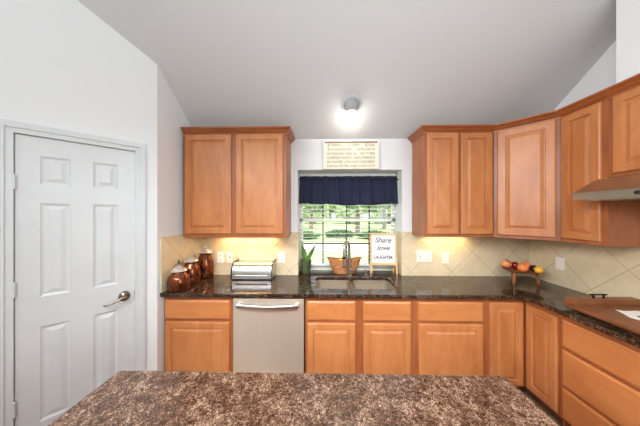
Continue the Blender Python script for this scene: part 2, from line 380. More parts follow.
# ------------------------------------------------------------------ outdoors
bm = N(); box(bm, -60, 60, 2.8, 120, -.5, -.3); o = struct(build('ground_lawn', bm, M['grass']))
bm = N(); box(bm, -40, 40, 10.8, 14.2, -.3, -.285); struct(build('ground_street', bm, M['road']))
def leafcloud(bm, c, r, n, s):
    for _ in range(n):
        while True:
            p = Vector([random.uniform(-1, 1) for _ in range(3)])
            if .35 < p.length < 1: break
        p = Vector((c[0]+p.x*r[0], c[1]+p.y*r[1], c[2]+p.z*r[2]))
        a = Vector([random.gauss(0, 1) for _ in range(3)]).normalized(); b = a.orthogonal().normalized()
        bm.faces.new([bm.verts.new(q) for q in (p-a*s, p+b*s*.5, p+a*s, p-b*s*.5)])
def tree(label, x, y, h, tr, cr, cz):
    t = thing('lawn_tree', label, 'tree', (x, y, -.3), 0, 'trees across the street')
    bm = N(); tube(bm, [(0, 0, -.02), (.03, 0, h*.3), (-.05, 0, h*.6), (.05, .05, h*.85)], [tr*1.3, tr, tr*.8, tr*.3], 10)
    for a in (0, 2.1, 4.2): tube(bm, [(0, 0, h*.45), (cr*.3*math.cos(a), cr*.3*math.sin(a), h*.65), (cr*.6*math.cos(a), cr*.6*math.sin(a), h*.8)], [tr*.5, tr*.35, tr*.15], 8)
    build('trunk', bm, M['bark'], t, True)
    bm = N()
    for _ in range(7): leafcloud(bm, (random.uniform(-.5, .5)*cr, random.uniform(-.5, .5)*cr, cz+random.uniform(-.25, .35)*cr), (cr*.6, cr*.6, cr*.42), 520, .26)
    build('foliage', bm, M['fol'], t)
tree('lawn tree straight behind the faucet, its grey trunk right of the window centre', 2.9, 18.5, 6, .17, 2.0, 3.6)
tree('lawn tree whose trunk rises above the easel sign', 7.3, 26, 6.5, .2, 2.4, 3.6)
tree('leafy lawn tree seen at the left side of the window', -1.6, 27, 6, .2, 2.4, 3.4)
for i, x in enumerate((-9, -2, 5, 12, 19)): tree(('far tree at the left end of the first row beyond the lawn', 'far tree in the first row behind the left lawn tree', 'far tree in the first row behind the middle lawn tree', 'far tree in the first row behind the easel sign', 'far tree at the right end of the first row beyond the lawn')[i], x, 42, 6, .25, 3.2, 2.0)
for i, x in enumerate((-5.5, 1.5, 8.5, 15.5)): tree(('farthest tree at the left end of the second row', 'farthest tree in the second row seen behind the faucet', 'farthest tree in the second row seen left of the easel sign', 'farthest tree at the right end of the second row')[i], x, 52, 7, .25, 3.2, 3.6)
for x, y, w, lab in ((-1.7, 16.2, 1.5, 'low dark hedge bush at the left of the window view'), (1.3, 17.2, 1.3, 'low dark bush beyond the street behind the faucet'), (3.9, 16.4, 1.4, 'low dark bush beyond the street left of the easel sign'), (7.2, 17.0, 1.5, 'low dark bush beyond the street behind the easel sign')):
    t = thing('hedge_bush', lab, 'bush', (x, y, -.3), 0, 'bushes across the street')
    bm = N(); leafcloud(bm, (0, 0, .3), (w, .6, .34), 700, .13); build('foliage', bm, M['fol2'], t)
    bm = N(); tube(bm, [(0, 0, -.02), (.02, 0, .4)], .03, 8); build('stem', bm, M['bark'], t)

# ------------------------------------------------------------------ cabinets
def cab_door(parent, x0, x1, z0, z1, y, mat, name='door', rail=.055):
    bm = N(); t = .019
    panel_rings(bm, x0, x1, z0, z1, y, [(0, 0), (0, t-.007), (.003, t-.003), (.008, t), (rail, t), (rail+.003, t-.010), (rail+.009, t-.011), (rail+.034, t-.001)])
    return build(name, bm, mat, parent)
def drawer_front(parent, x0, x1, z0, z1, y, mat, name='drawer_front'):
    bm = N(); t = .019
    panel_rings(bm, x0, x1, z0, z1, y, [(0, 0), (0, t-.008), (.006, t-.005), (.014, t)])
    return build(name, bm, mat, parent)
def cabinet(name, label, cat, loc, rz, w, d, z1, fronts, toe=0, group=None, lefts=True):
    """local x -w/2..w/2, back at y=0, front of the face frame at y=-d; the root stands at the base"""
    r = thing(name, label, cat, loc, rz, group)
    bm = N(); k = .018
    box(bm, -w/2, -w/2+k, -d+k, 0, 0, z1); box(bm, w/2-k, w/2, -d+k, 0, 0, z1)
    box(bm, -w/2+k, w/2-k, -.01, 0, 0, z1); box(bm, -w/2+k, w/2-k, -d+k, -.01, toe, toe+k)
    if not toe: box(bm, -w/2+k, w/2-k, -d+k, -.01, z1-k, z1)
    build('body', bm, M['side'], r)
    bx('face_frame', M['frame'], r, -w/2, w/2, -d, -d+k, toe, z1)
    if toe: bx('toe_kick', M['toe'], r, -w/2+.001, w/2-.001, -d+.06, -d+.07, 0.001, toe)
    for kind, x0, x1, a, b in fronts:
        if kind == 'door': cab_door(r, x0, x1, a, b, -d, M['wood'])
        elif kind == 'drawer': drawer_front(r, x0, x1, a, b, -d, M['woodh'])
        else: drawer_front(r, x0, x1, a, b, -d, M['woodh'], 'false_front')
    return r
def crown(parent, path, h0, name='crown_molding'):
    """profile swept along a plan path (list of xy), outside on the left of travel"""
    prof = [(0, 0), (.006, 0), (.008, .012), (.020, .022), (.034, .040), (.044, .048), (.050, .052), (.050, .064), (0, .064)]
    n = len(path); P = [Vector(p) for p in path]; rings = []
    for i in range(n):
        d0 = (P[i]-P[i-1]).normalized() if i else (P[1]-P[0]).normalized()
        d1 = (P[i+1]-P[i]).normalized() if i < n-1 else d0
        n0 = Vector((d0.y, -d0.x)); n1 = Vector((d1.y, -d1.x)); m = (n0+n1).normalized(); m /= max(.3, m.dot(n0))
        rings.append([(P[i].x+m.x*o, P[i].y+m.y*o, h0+z) for o, z in prof])
    bm = N(); loft(bm, rings); return build(name, bm, M['crown'], parent)

UZ0, UH, UBK = 1.376, 1.054, YB-.012
UFY = 2.139                                  # front of the upper face frames; doors reach 2.12
d = UBK-UFY
w = 1.045; cx = (-1.427-.382)/2
r = cabinet('upper_cabinet', 'honey maple two-door wall cabinet at the left above the copper canisters', 'cabinet', (cx, UBK, UZ0), 0, w, d, UH,
    [('door', -1.407-cx, -.934-cx, .039, 1.042), ('door', -.889-cx, -.41-cx, .039, 1.042)], 0, 'wall cabinets')
crown(r, [(-w/2+.001, 0), (-w/2+.001, -d), (w/2, -d), (w/2, 0)][1:], UH-.012)
UZR, UR, HH = 1.388, 1.042, .56
cx = (1.0+1.675)/2; w = .675
r = cabinet('upper_cabinet', 'honey maple two-door wall cabinet just right of the window', 'cabinet', (cx, UBK, UZR), 0, w, d, UR,
    [('door', 1.019-cx, 1.326-cx, .027, 1.030), ('door', 1.35-cx, 1.658-cx, .027, 1.030)], 0, 'wall cabinets')
crown(r, [(-w/2, 0), (-w/2, -d), (w/2, -d)], UR-.012)
# diagonal corner cabinet: plan polygon
RFX = 1.989                                  # front of the right-hand upper face frames
k = RFX-1.677; A = Vector((1.677, UFY)); B = Vector((RFX, UFY-k))
mid = (A+B)/2; L = (B-A).length
r = thing('corner_wall_cabinet', 'diagonal one-door wall cabinet in the corner above the fruit stand', 'cabinet', (mid.x, mid.y, UZR), -PI/4, 'wall cabinets')
inv = Matrix.Rotation(PI/4, 2)
def loc2(p): q = inv @ (Vector(p)-mid); return (q.x, q.y)
bm = N(); prism(bm, [loc2(p) for p in ((1.677, UBK), (XR-.012, UBK), (XR-.012, B.y+.001), (B.x+.012, B.y+.001), (A.x+.001, A.y+.012))], 2, 0, UR); build('body', bm, M['side'], r)
bx('face_frame', M['frame'], r, -L/2+.006, L/2-.006, -.001, .014, 0, UR)
cab_door(r, -L/2+.028, L/2-.028, .027, 1.030, -.001, M['wood'], rail=.06)
crown(r, [(-L/2, 0), (L/2, 0)], UR-.012)
# right wall uppers, facing -x: local x -> world -y
XBK = XR-.012; dr = XBK-RFX; y1, y0 = B.y, 1.53; w = y1-y0; cy = (y0+y1)/2
r = cabinet('upper_cabinet', 'narrow one-door wall cabinet on the right wall, left of the range hood', 'cabinet', (XBK, cy, UZR), -PI/2, w, dr, UR,
    [('door', -w/2+.012, w/2-.03, .027, 1.030)], 0, 'wall cabinets')
crown(r, [(-w/2, -dr), (w/2, -dr)], UR-.012)
w = .78; cy = 1.529-w/2
r = cabinet('hood_cabinet', 'short two-door wall cabinet on the right wall above the range hood', 'cabinet', (XBK, cy, 1.87), -PI/2, w, dr, HH,
    [('door', -w/2+.03, -.012, .025, .548), ('door', .012, w/2-.03, .025, .548)], 0, 'wall cabinets')
crown(r, [(-w/2, -dr), (w/2, -dr)], HH-.012)

# base cabinets
BFY = 1.909; BBK = YB-.002; d = BBK-BFY; Z1 = CB-.001; TOE = .095
def base(label, x0, x1, fronts, name='base_cabinet'):
    c = (x0+x1)/2
    return cabinet(name, label, 'cabinet', (c, BBK, 0), 0, x1-x0, d, Z1, [(q[0], q[1]-c, q[2]-c, q[3], q[4]) for q in fronts], TOE, 'base cabinets')
DR = (.667, .839); DO = (.115, .645)
base('maple base cabinet at the far left under the copper canisters', -1.452, -.824, [('drawer', -1.436, -.848, *DR), ('door', -1.436, -.848, *DO)])
base('wide maple sink base cabinet with two false drawer fronts under the double sink', -.168, .798, [('false', -.150, .280, *DR), ('false', .346, .768, *DR), ('door', -.150, .280, *DO), ('door', .346, .768, *DO)], 'sink_base_cabinet')
base('maple base cabinet with one drawer and door, right of the sink base', .8, 1.428, [('drawer', .832, 1.398, *DR), ('door', .832, 1.398, *DO)])
# corner base with two full-height doors meeting in the inside corner
BRX = 1.769; XBB = XR-.002
r = thing('corner_base_cabinet', 'maple corner base cabinet with two tall doors meeting in the inner corner', 'cabinet', (2.03, 2.15, 0), 0, 'base cabinets')
ox, oy = 2.03, 2.15
bm = N(); pts = [(1.43, BFY), (BRX, BFY), (BRX, 1.632), (XBB, 1.632), (XBB, BBK), (1.43, BBK)]
prism(bm, [(p[0]-ox, p[1]-oy) for p in pts], 2, TOE, Z1); build('body', bm, M['frame'], r)
bm = N(); pts = [(1.43, BFY+.06), (BRX+.06, BFY+.06), (BRX+.06, 1.632), (XBB, 1.632), (XBB, BBK), (1.43, BBK)]
prism(bm, [(p[0]-ox, p[1]-oy) for p in pts], 2, .001, TOE); build('toe_kick', bm, M['toe'], r)
cab_door(r, 1.455-ox, 1.742-ox, .115, .839, BFY-oy, M['wood'], rail=.05)
o = cab_door(r, -.122, .122, .115, .839, 0, M['wood'], rail=.05); o.location = (BRX-ox, 1.763-oy, 0); o.rotation_euler = (0, 0, -PI/2)
# drawer base on the right wall
y1, y0 = 1.63, .72; w = y1-y0; dr = XBB-BRX
cabinet('drawer_base_cabinet', 'maple base cabinet with three wide drawers along the right wall', 'cabinet', (XBB, (y0+y1)/2, 0), -PI/2, w, dr, Z1,
    [('drawer', -w/2+.022, w/2-.022, .640, .842), ('drawer', -w/2+.022, w/2-.022, .358, .618), ('drawer', -w/2+.022, w/2-.022, .112, .336)], TOE, 'base cabinets')

# ------------------------------------------------------------------ countertops, sink
bm = N(); prism(bm, [(XL+.001, 1.862), (1.70, 1.862), (1.727, 1.835), (1.727, .70), (XR-.001, .70), (XR-.001, YB-.0005), (WX1-.001, YB-.0005), (WX1-.001, 2.679), (WX0+.001, 2.679), (WX0+.001, YB-.0005), (XL+.001, YB-.0005)], 2, CB, CT)
ct = build('granite_countertop', bm, M['granite']); tag(ct, 'dark speckled granite countertop running under the window and along the right wall', 'countertop')
bm = N(); loft(bm, [rrect(-.085, .70, 2.0, 2.39, .06, CB-.02), rrect(-.085, .70, 2.0, 2.39, .06, CT+.02)])
bmesh.ops.recalc_face_normals(bm, faces=bm.faces); me = bpy.data.meshes.new('cut'); bm.to_mesh(me); bm.free()
cut = bpy.data.objects.new('cut', me); COL.objects.link(cut)
m = ct.modifiers.new('b', 'BOOLEAN'); m.object = cut; m.operation = 'DIFFERENCE'; m.solver = 'EXACT'
m = ct.modifiers.new('bev', 'BEVEL'); m.width = .004; m.segments = 2; m.limit_method = 'ANGLE'
bpy.context.view_layer.update()
me2 = bpy.data.meshes.new_from_object(ct.evaluated_get(bpy.context.evaluated_depsgraph_get())); ct.modifiers.clear(); ct.data = me2
bpy.data.objects.remove(cut)
sk = thing('kitchen_sink', 'stainless steel double bowl sink set into the granite below the window', 'sink', (.3075, 2.195, CB-.2))
for x0, x1 in ((-.395, -.022), (.006, .395)):
    bm = N(); rs = []
    for ins, z in ((-.004, .198), (0, .196), (.004, .10), (.012, .03), (.03, .012), (.06, .004)): rs.append(rrect(x0+ins, x1-ins, -.197+ins, .197-ins, .055, z))
    loft(bm, rs, cap0=False); b = build('bowl', bm, M['sinksteel'], sk, True)
    s = b.modifiers.new('s', 'SOLIDIFY'); s.thickness = .0015
    bm = N(); lathe(bm, [(.042, .005), (.042, .008), (.034, .008), (.03, .006)], 24, ((x0+x1)/2, .05, 0)); build('drain', bm, M['chrome'], b, True)
bx('divider', M['sinksteel'], sk, -.021, .005, -.19, .19, .12, .190, bev=.006)
ic = bx('granite_countertop', M['granite_i'], None, -.918, .782, .08, .94, CB, CT, bev=.004); tag(ic, 'brown speckled granite slab on the island in the foreground', 'countertop')
r = thing('kitchen_island', 'maple kitchen island base beneath the foreground granite slab', 'island', (-.068, .52, 0))
bx('body', M['side'], r, -.80, .80, -.36, .37, TOE, CB-.001); bx('toe_kick', M['toe'], r, -.75, .75, -.31, .32, .001, TOE)
for x0 in (-.79, -.258, .274):
    o = cab_door(r, -.256, .256, .115, .858, 0, M['wood']); o.location = (x0+.258, .37, 0); o.rotation_euler = (0, 0, PI)

# ------------------------------------------------------------------ dishwasher
r = thing('dishwasher', 'stainless steel dishwasher built in left of the sink base', 'dishwasher', (-.496, 2.42, 0))
bx('tub', M['black'], r, -.318, .318, -.50, 0, .10, CB-.003)
bx('door', M['steel_dw'], r, -.316, .316, -.535, -.502, .11, .862, bev=.004)
bx('toe_panel', M['black'], r, -.316, .316, -.45, -.44, .001, .10)
bm = N(); pts = []
for i in range(13):
    u = -1+i/6; pts.append((u*.268, -.575-.012*(1-u*u), .812-.010*(1-u*u)))
rings = [[(p[0], p[1]-.007*math.cos(a)*1.0, p[2]+.019*math.sin(a)) for a in [2*PI*j/12 for j in range(12)]] for p in pts]
loft(bm, rings)
for s in (-1, 1): box(bm, s*.258-.012, s*.258+.012, -.578, -.536, .800, .824)
build('handle', bm, M['steel'], r, True)

# ------------------------------------------------------------------ range hood
hy1, hy0, hxf = 1.522, .76, 1.735
r = thing('range_hood', 'stainless steel under-cabinet range hood on the right wall', 'range hood', (2.03, (hy0+hy1)/2, 1.705))
ox, oy, oz = 2.03, (hy0+hy1)/2, 1.705
bm = N(); prof = [(XR-.012, 1.712), (hxf, 1.712), (hxf, 1.760), (hxf+.006, 1.764), (1.900, 1.856), (XR-.012, 1.866)]
loft(bm, [[(p[0]-ox, yy-oy, p[1]-oz) for p in prof] for yy in (hy0, hy1)]); build('canopy', bm, M['hood'], r)
bx('filter_panel', M['nickel'], r, hxf+.05-ox, 2.27-ox, hy0+.05-oy, hy1-.05-oy, .001, .0065)
bm = N(); pts = []
for i in range(9): pts.append((-.0085, .10+.008*math.cos(PI/2+PI*i/8)*1.2, .031+.011*math.sin(PI/2+PI*i/8)))
for i in range(9): pts.append((-.0085, -.10-.008*1.2*math.cos(PI/2+PI*i/8)*1, .031-.011*math.sin(PI/2+PI*i/8)))
bm = N(); c0 = 1.215-oy; seg = []
for i in range(9): a = PI/2-PI*i/8; seg.append((c0+.0+.011*math.cos(a), .031+.011*math.sin(a)))
for i in range(9): a = -PI/2-PI*i/8; seg.append((c0-.20+.011*math.cos(a), .031+.011*math.sin(a)))
loft(bm, [[(hxf-ox-o, q[0], q[1]) for q in seg] for o in (-.001, .003)]); cp = build('control_panel', bm, M['black'], r)
for i in range(4):
    bm = N(); loft(bm, [[(hxf-ox-.003-o, c0-.02-.045*i+.006*math.cos(2*PI*j/12), .031+.006*math.sin(2*PI*j/12)) for j in range(12)] for o in (0, .003)]); build('button', bm, M['nickel'], cp)
bm = N(); lathe(bm, [(.028, 0), (.028, -.004), (.02, -.007)], 20, (hxf+.13-ox, 1.40-oy, .007)); build('lamp_lens', bm, M['plate'], r, True)

# ------------------------------------------------------------------ under-cabinet lights
def under_light(label, loc, w, e, color):
    r = thing('under_cabinet_light', label, 'light', loc, 0, 'under cabinet lights')
    bx('housing', M['plate'], r, -w/2, w/2, -.03, .03, .008, .022); bx('lens', M['warmglow'], r, -w/2+.01, w/2-.01, -.02, .02, .004, .008)
    l = light('under_cabinet_lamp', 'AREA', (0, 0, 0), (0, 0, 0), e, color, shape='RECTANGLE', size=w, size_y=.04); l.parent = r
under_light('slim warm light strip under the left wall cabinet', (-.87, 2.365, UZ0-.0225), .62, 3.3, (1, .62, .27))
under_light('slim warm light strip under the wall cabinet right of the window', (1.36, 2.365, UZR-.0225), .46, 1.7, (1, .76, .36))

# ------------------------------------------------------------------ ceiling spotlight over the sink
ly = 2.14; lx = .275; sl = math.atan(.73)
r = thing('ceiling_spotlight', 'lit round eyeball spotlight on the sloped ceiling above the window', 'light', (lx, ly, ceil_z(ly)), 0)
r.rotation_euler = (-sl, 0, 0)
bm = N(); lathe(bm, [(.100, -.0005), (.100, -.007), (.092, -.010), (.078, -.010), (.076, -.004), (.076, -.0005)], 36); build('trim_ring', bm, M['trim'], r, True)
bm = N(); lathe(bm, [(.075, -.001), (.075, -.020), (.070, -.042), (.058, -.062), (.040, -.076), (.02, -.083), (0, -.085)], 32); build('eyeball', bm, M['fixture'], r, True)
bm = N(); ball(bm, (0, .040, -.052), .050, 1); build('bulb', bm, M['glow'], r, True)
light('spotlight_lamp', 'POINT', (lx, ly+.03, ceil_z(ly)-.18), (0, 0, 0), 1.7, (1, .95, .88), shadow_soft_size=.06)

# ------------------------------------------------------------------ window dressing
r = thing('window_blind', 'white horizontal slat blind hanging open in the kitchen window', 'blind', (.292, 2.65, CT))
hw = .586; bz = .075
bm = N(); n = 22
for i in range(n):
    z = bz+.035+i*.050
    loft(bm, [[(x, -.022, z+.0055), (x, 0, z+.0015), (x, .022, z-.0055), (x, .022, z-.0025), (x, 0, z+.0050), (x, -.022, z+.0085)] for x in (-hw, hw)])
build('slats', bm, M['blind'], r)
bx('bottom_rail', M['blind'], r, -hw, hw, -.024, .024, bz-.012, bz+.008, bev=.003)
bx('head_rail', M['blind'], r, -hw, hw, -.026, .026, 1.165, 1.205)
for x in (-.42, .42):
    bm = N()
    for dy in (-.024, .024): tube(bm, [(x, dy, bz), (x, dy, 1.17)], .0012, 6)
    build('ladder_cord', bm, M['blind'], r)
r = thing('window_valance', 'navy blue fabric valance gathered across the top of the window', 'curtain', (.289, 2.56, 1.73))
bm = N(); cols = 120; rows = 14; rng = random.Random(3); ph = [rng.uniform(0, 6) for _ in range(4)]; R = []
for j in range(rows+1):
    v = j/rows; row = []
    for i in range(cols+1):
        u = i/cols; x = -.583+1.166*u
        amp = .015*(.5+.5*(1-v))
        y = amp*(math.sin(u*58+ph[0])+.6*math.sin(u*97+ph[1]+v)+.4*math.sin(u*31+ph[2]))
        z = .34*v+(.010*math.sin(u*6.5+1.0)+.004*math.sin(u*23))*(1-v)
        x += .012*(1-v)*(2*u-1); y += .006*math.exp(-((v-.90)/.03)**2)+(-.004)*math.exp(-((v-.10)/.05)**2)
        row.append(bm.verts.new((x, y, z)))
    R.append(row)
for j in range(rows):
    for i in range(cols): bm.faces.new((R[j][i], R[j][i+1], R[j+1][i+1], R[j+1][i]))
o = build('fabric_panel', bm, M['navy'], r, True); s = o.modifiers.new('s', 'SOLIDIFY'); s.thickness = .003
bm = N(); tube(bm, [(-.594, .0, .30), (.597, .0, .30)], .008, 10); build('curtain_rod', bm, M['iron'], r, True)

# ------------------------------------------------------------------ wall sign
r = thing('wall_sign', 'cream wooden sign with six lines of capital lettering on the wall above the window', 'sign', (.307, YB-.002, 2.128))
bx('board', M['signface'], r, -.300, .300, -.012, 0, .006, .300)
bm = N()
for a in ((-.318, -.298, 0, .305), (.298, .318, 0, .305), (-.298, .298, 0, .010)): box(bm, a[0], a[1], -.024, 0, a[2], a[3], bev=.002)
build('frame', bm, M['signframe'], r)
bx('top_edge', M['signwood'], r, -.30, .30, -.024, 0, .301, .312)
for i, parts_ in enumerate(((('BE THANKFUL', -.18, .17), ('LIVE SIMPLY', .025, .165), ('BE KIND', .215, .11)), (('BE AN ENCOURAGER', -.13, .27), ('NEVER GIVE UP', .17, .20)), (('SAY PLEASE AND THANK YOU', -.10, .34), ('HELP OTHERS', .185, .17)), (('CHERISH FAMILY AND FRIENDS', 0, .54),), (('DO YOUR BEST', -.18, .18), ('LISTEN WITH YOUR HEART', .095, .35)), (('LAUGH OFTEN AND LOVE LOTS', 0, .54),))):
    for tx, xo, wd in parts_: text_obj('lettering', tx, .042, M['signink'], r, (xo, -.0125, .272-i*.0475), (PI/2, 0, 0), width=wd)

# ------------------------------------------------------------------ outlets and switches
def plate(label, loc, kind, rz=0, gang=1, cat='outlet'):
    r = thing('wall_switch' if cat == 'switch' else 'wall_outlet', label, cat, loc, rz, 'plates on the backsplash')
    w = .039*gang if gang == 1 else .085
    bm = N(); box(bm, -w, w, -.006, 0, -.062, .062, bev=.002); build('cover_plate', bm, M['plate'], r)
    cs = [0] if gang == 1 else [-.043, .043]
    for c, kd in zip(cs, kind):
        if kd == 'duplex':
            for z in (-.026, .026):
                bm = N(); box(bm, c-.017, c+.017, -.0085, -.0055, z-.016, z+.016, bev=.001); s = build('socket', bm, M['plate'], r)
                bm = N(); box(bm, c-.008, c-.005, -.0092, -.0084, z-.003, z+.008); box(bm, c+.005, c+.008, -.0092, -.0084, z-.003, z+.008); box(bm, c-.0025, c+.0025, -.0092, -.0084, z-.011, z-.006); build('slots', bm, M['slot'], s)
        elif kd == 'toggle':
            bm = N(); box(bm, c-.006, c+.006, -.007, -.0055, -.013, .013); build('toggle_slot', bm, M['slot'], r)
            bm = N(); box(bm, c-.004, c+.004, -.016, -.006, 0, .010); build('toggle', bm, M['plate'], r)
        elif kd == 'jack':
            bm = N(); box(bm, c-.009, c+.009, -.008, -.0055, -.009, .009); build('jack', bm, M['slot'], r)
        elif kd == 'rocker':
            bm = N(); box(bm, c-.017, c+.017, -.0095, -.0055, -.034, .034, bev=.0015); build('rocker', bm, M['plate'], r)
yb = YB-.0105
plate('duplex outlet on the backsplash nearest the tall copper canister', (-1.192, yb, 1.117), ['duplex'])
plate('single jack plate on the backsplash behind the left end of the bread box', (-1.086, yb, 1.117), ['jack'], cat='jack plate')
plate('duplex outlet on the backsplash between the bread box and the window', (-.486, yb, 1.120), ['duplex'])
plate('wide two-gang plate with a toggle switch right of the window', (1.133, yb, 1.137), ['toggle', 'duplex'], gang=2, cat='switch')
plate('duplex outlet on the backsplash between the two-gang plate and the fruit stand', (1.37, yb, 1.121), ['duplex'])
plate('white plate on the right wall above the counter beside the fruit stand', (XR-.0105, 2.127, 1.132), ['rocker'], rz=-PI/2, cat='switch')

# ------------------------------------------------------------------ copper canisters
def canister(label, x, y, R, H, rl, tall, finial):
    r = thing('canister', label, 'canister', (x, y, CT+.0005), 0, 'copper canisters'); rn = rl*.92
    bm = N(); lathe(bm, [(R*.90, 0), (R*.96, .006), (R, H*.20), (R, H*.40), (R*.95, H*.60), (R*.82, H*.78), (rn*1.02, H*.90), (rn*.98, H*.95), (rn*1.06, H)], 36); build('jar', bm, M['copper'], r, True)
    bm = N(); lathe(bm, [(rl*1.05, H+.0005), (rl*1.12, H+.006), (rl*1.06, H+.012), (rl*.84, H+.026), (rl*.52, H+.040), (rl*.28, H+.050), (rl*.18, H+.056)], 32); l = build('lid', bm, M['lid'], r, True)
    bm = N(); z = H+.055
    if finial == 'leaf':
        lathe(bm, [(.006, z), (.005, z+.012), (.010, z+.022), (.011, z+.034), (.007, z+.046), (.001, z+.056)], 14, sy=.45)
    elif finial == 'loop':
        tube(bm, [(-.010, 0, z-.004), (-.012, 0, z+.010), (-.004, 0, z+.020), (.006, 0, z+.020), (.012, 0, z+.010), (.009, 0, z-.004)], .0045, 8)
    else:
        lathe(bm, [(.009, z-.002), (.007, z+.006), (.014, z+.012), (.013, z+.022), (.006, z+.029), (.001, z+.032)], 16)
    build('finial', bm, M['bronze'] if finial == 'leaf' else M['lid'], l, True)
canister('shortest copper canister with a leaf finial, nearest the front edge of the counter', -1.352, 1.960, .096, .170, .060, 0, 'leaf')
canister('middle copper canister with a loop finial, between the shortest and tallest ones', -1.358, 2.152, .087, .218, .060, 0, 'loop')
canister('tallest copper canister with a knob finial, at the back by the outlet', -1.318, 2.340, .087, .272, .064, 0, 'knob')

# ------------------------------------------------------------------ bread box
r = thing('bread_box', 'stainless steel roll-top bread box on the left counter', 'bread box', (-.772, 2.345, CT+.0005))
w = .212; bd, bh = .085, .175
def bprof(s=1, off=0):
    p = [(bd, 0.012), (-bd*1.15+off, .012)]
    for i in range(11):
        a = PI-(PI/2)*i/10*1.0; p.append((-bd*.25+(bd*.9-off)*math.cos(a)*1.0, .055+(bh-.055-off)*math.sin(a)))
    p.append((bd, bh-off)); return p
bm = N(); prism(bm, bprof(off=.004), 0, -w, w); build('roll_top', bm, M['steel'], r, True)
for s in (-1, 1):
    bm = N(); a, b = sorted((s*w, s*(w+.006))); prism(bm, bprof(), 0, a, b); e = build('end_panel', bm, M['steel'], r)
    bm = N(); p = bprof(); tube(bm, [(s*(w+.004), q[0], q[1]) for q in p[1:]]+[(s*(w+.004), bd*1.02, bh+.014)], .006, 8); build('edge_trim', bm, M['black'], e, True)
bx('base', M['black'], r, -w-.004, w+.004, -bd*1.2, bd, 0, .0115, bev=.003)
bm = N(); tube(bm, [(-.17, -bd*1.16-.002, .048), (.17, -bd*1.16-.002, .048)], .005, 8); build('handle', bm, M['nickel'], r, True)

# ------------------------------------------------------------------ potted plant
r = thing('potted_plant', 'small snake plant in a green pot at the left end of the window ledge', 'plant', (-.218, 2.560, CT+.0005))
bm = N(); lathe(bm, [(.050, 0), (.053, .004), (.066, .135), (.068, .150), (.061, .150), (.058, .128)], 28, cap1=False); p = build('pot', bm, M['pot'], r, True)
bm = N(); lathe(bm, [(.058, .124), (.059, .130), (.03, .134), (.001, .135)], 20); build('soil', bm, M['soil'], r)
for ang, ln, lean, wd in ((2.9, .235, .14, .030), (1.9, .13, .10, .026), (.2, .20, .50, .036), (4.4, .15, .10, .028)):
    bm = N(); rr = []; dx, dy = math.cos(ang), math.sin(ang)*.5; bx0, by0 = .018*dx, .018*dy
    for i in range(9):
        v = i/8; wv = wd*math.sin(PI*min(1, .12+.88*v))**.7+.001 if v < 1 else .001; c = Vector((bx0+dx*lean*ln*v**1.2, by0+dy*lean*ln*v**1.2, .132+ln*v)); tw = .5+v*.6
        sx, sy = math.cos(tw), math.sin(tw)*.6
        rr.append([c+Vector((-sx*wv, -sy*wv, 0)), c+Vector((0, -.003, 0)), c+Vector((sx*wv, sy*wv, 0)), c+Vector((0, .003, .0))])
    loft(bm, rr); build('leaf', bm, M['leaf'], r, True)

# ------------------------------------------------------------------ wicker basket and its fruit
r = thing('wicker_basket', 'woven wicker basket on the window ledge behind the faucet', 'basket', (.240, 2.536, CT+.0005))
bm = N(); rows, seg = 22, 96; rr = []
def bask(v, a, o=0):
    rx = (.118+.082*v**.8)+o; ry = (.062+.022*v)+o; z = .004+v*(.150+.030*math.cos(a)**2)
    return (rx*math.cos(a), ry*math.sin(a), z)
for j in range(rows+1):
    v = j/rows; rr.append([bask(v, 2*PI*i/seg, .0035*math.sin(seg/4*2*PI*i/seg+(j % 2)*PI)) for i in range(seg)])
for j in range(rows+1): rr.append([bask(1-j/rows, 2*PI*i/seg, -.007) for i in range(seg)])
loft(bm, rr, cap0=True, cap1=True); build('weave', bm, M['wicker'], r, True)
bm = N(); ring = []
for i in range(48):
    a = 2*PI*i/48; ring.append(bask(1, a, -.002))
for s_ in (0, PI):
    pts = []
    for i in range(49):
        a = 2*PI*i/48; p = bask(1, a, -.003+.006*math.cos(a*12+s_)); pts.append((p[0], p[1], p[2]+.002+.004*math.sin(a*12+s_)))
    tube(bm, pts, .006, 8)
build('braided_rim', bm, M['wicker'], r, True)
def fruit(name, label, cat, mat, loc, R, sz=1, group=None, stem=True, sx=1, rz=0, tip=False):
    o = thing(name, label, cat, (loc[0], loc[1], loc[2]-R*sz), rz, group)
    bm = N(); k = 12; prof = []
    for i in range(k+1):
        a = PI*i/k; rad = R*math.sin(a); z = R*sz-R*sz*math.cos(a)
        if i >= k-2 and not tip: z -= R*.10*(i-(k-3))/3
        prof.append((rad, z))
    lathe(bm, prof, 22, sx=sx)
    if tip: ball(bm, (R*sx*.97, 0, R*sz), R*.22); ball(bm, (-R*sx*.97, 0, R*sz), R*.16)
    build('flesh', bm, mat, o, True)
    if stem:
        bm = N(); tube(bm, [(0, 0, R*sz*1.80), (.002, 0, R*sz*2.05), (.005, 0, R*sz*2.2)], .0022, 6); build('stem', bm, M['stemw'], o)
    return o
bz = CT+.0125
fruit('lemon', 'lemon showing above the middle of the wicker basket rim', 'lemon', M['lemon'], (.205, 2.536, bz+.125), .034, .95, 'fruit in the wicker basket', False, 1.25, .3, True)
fruit('lemon', 'lemon in the wicker basket nearest the faucet column', 'lemon', M['lemon'], (.292, 2.536, bz+.105), .034, .95, 'fruit in the wicker basket', False, 1.25, -.4, True)
fruit('orange', 'orange in the left end of the wicker basket', 'orange', M['orange'], (.135, 2.536, bz+.112), .036, 1, 'fruit in the wicker basket', True)

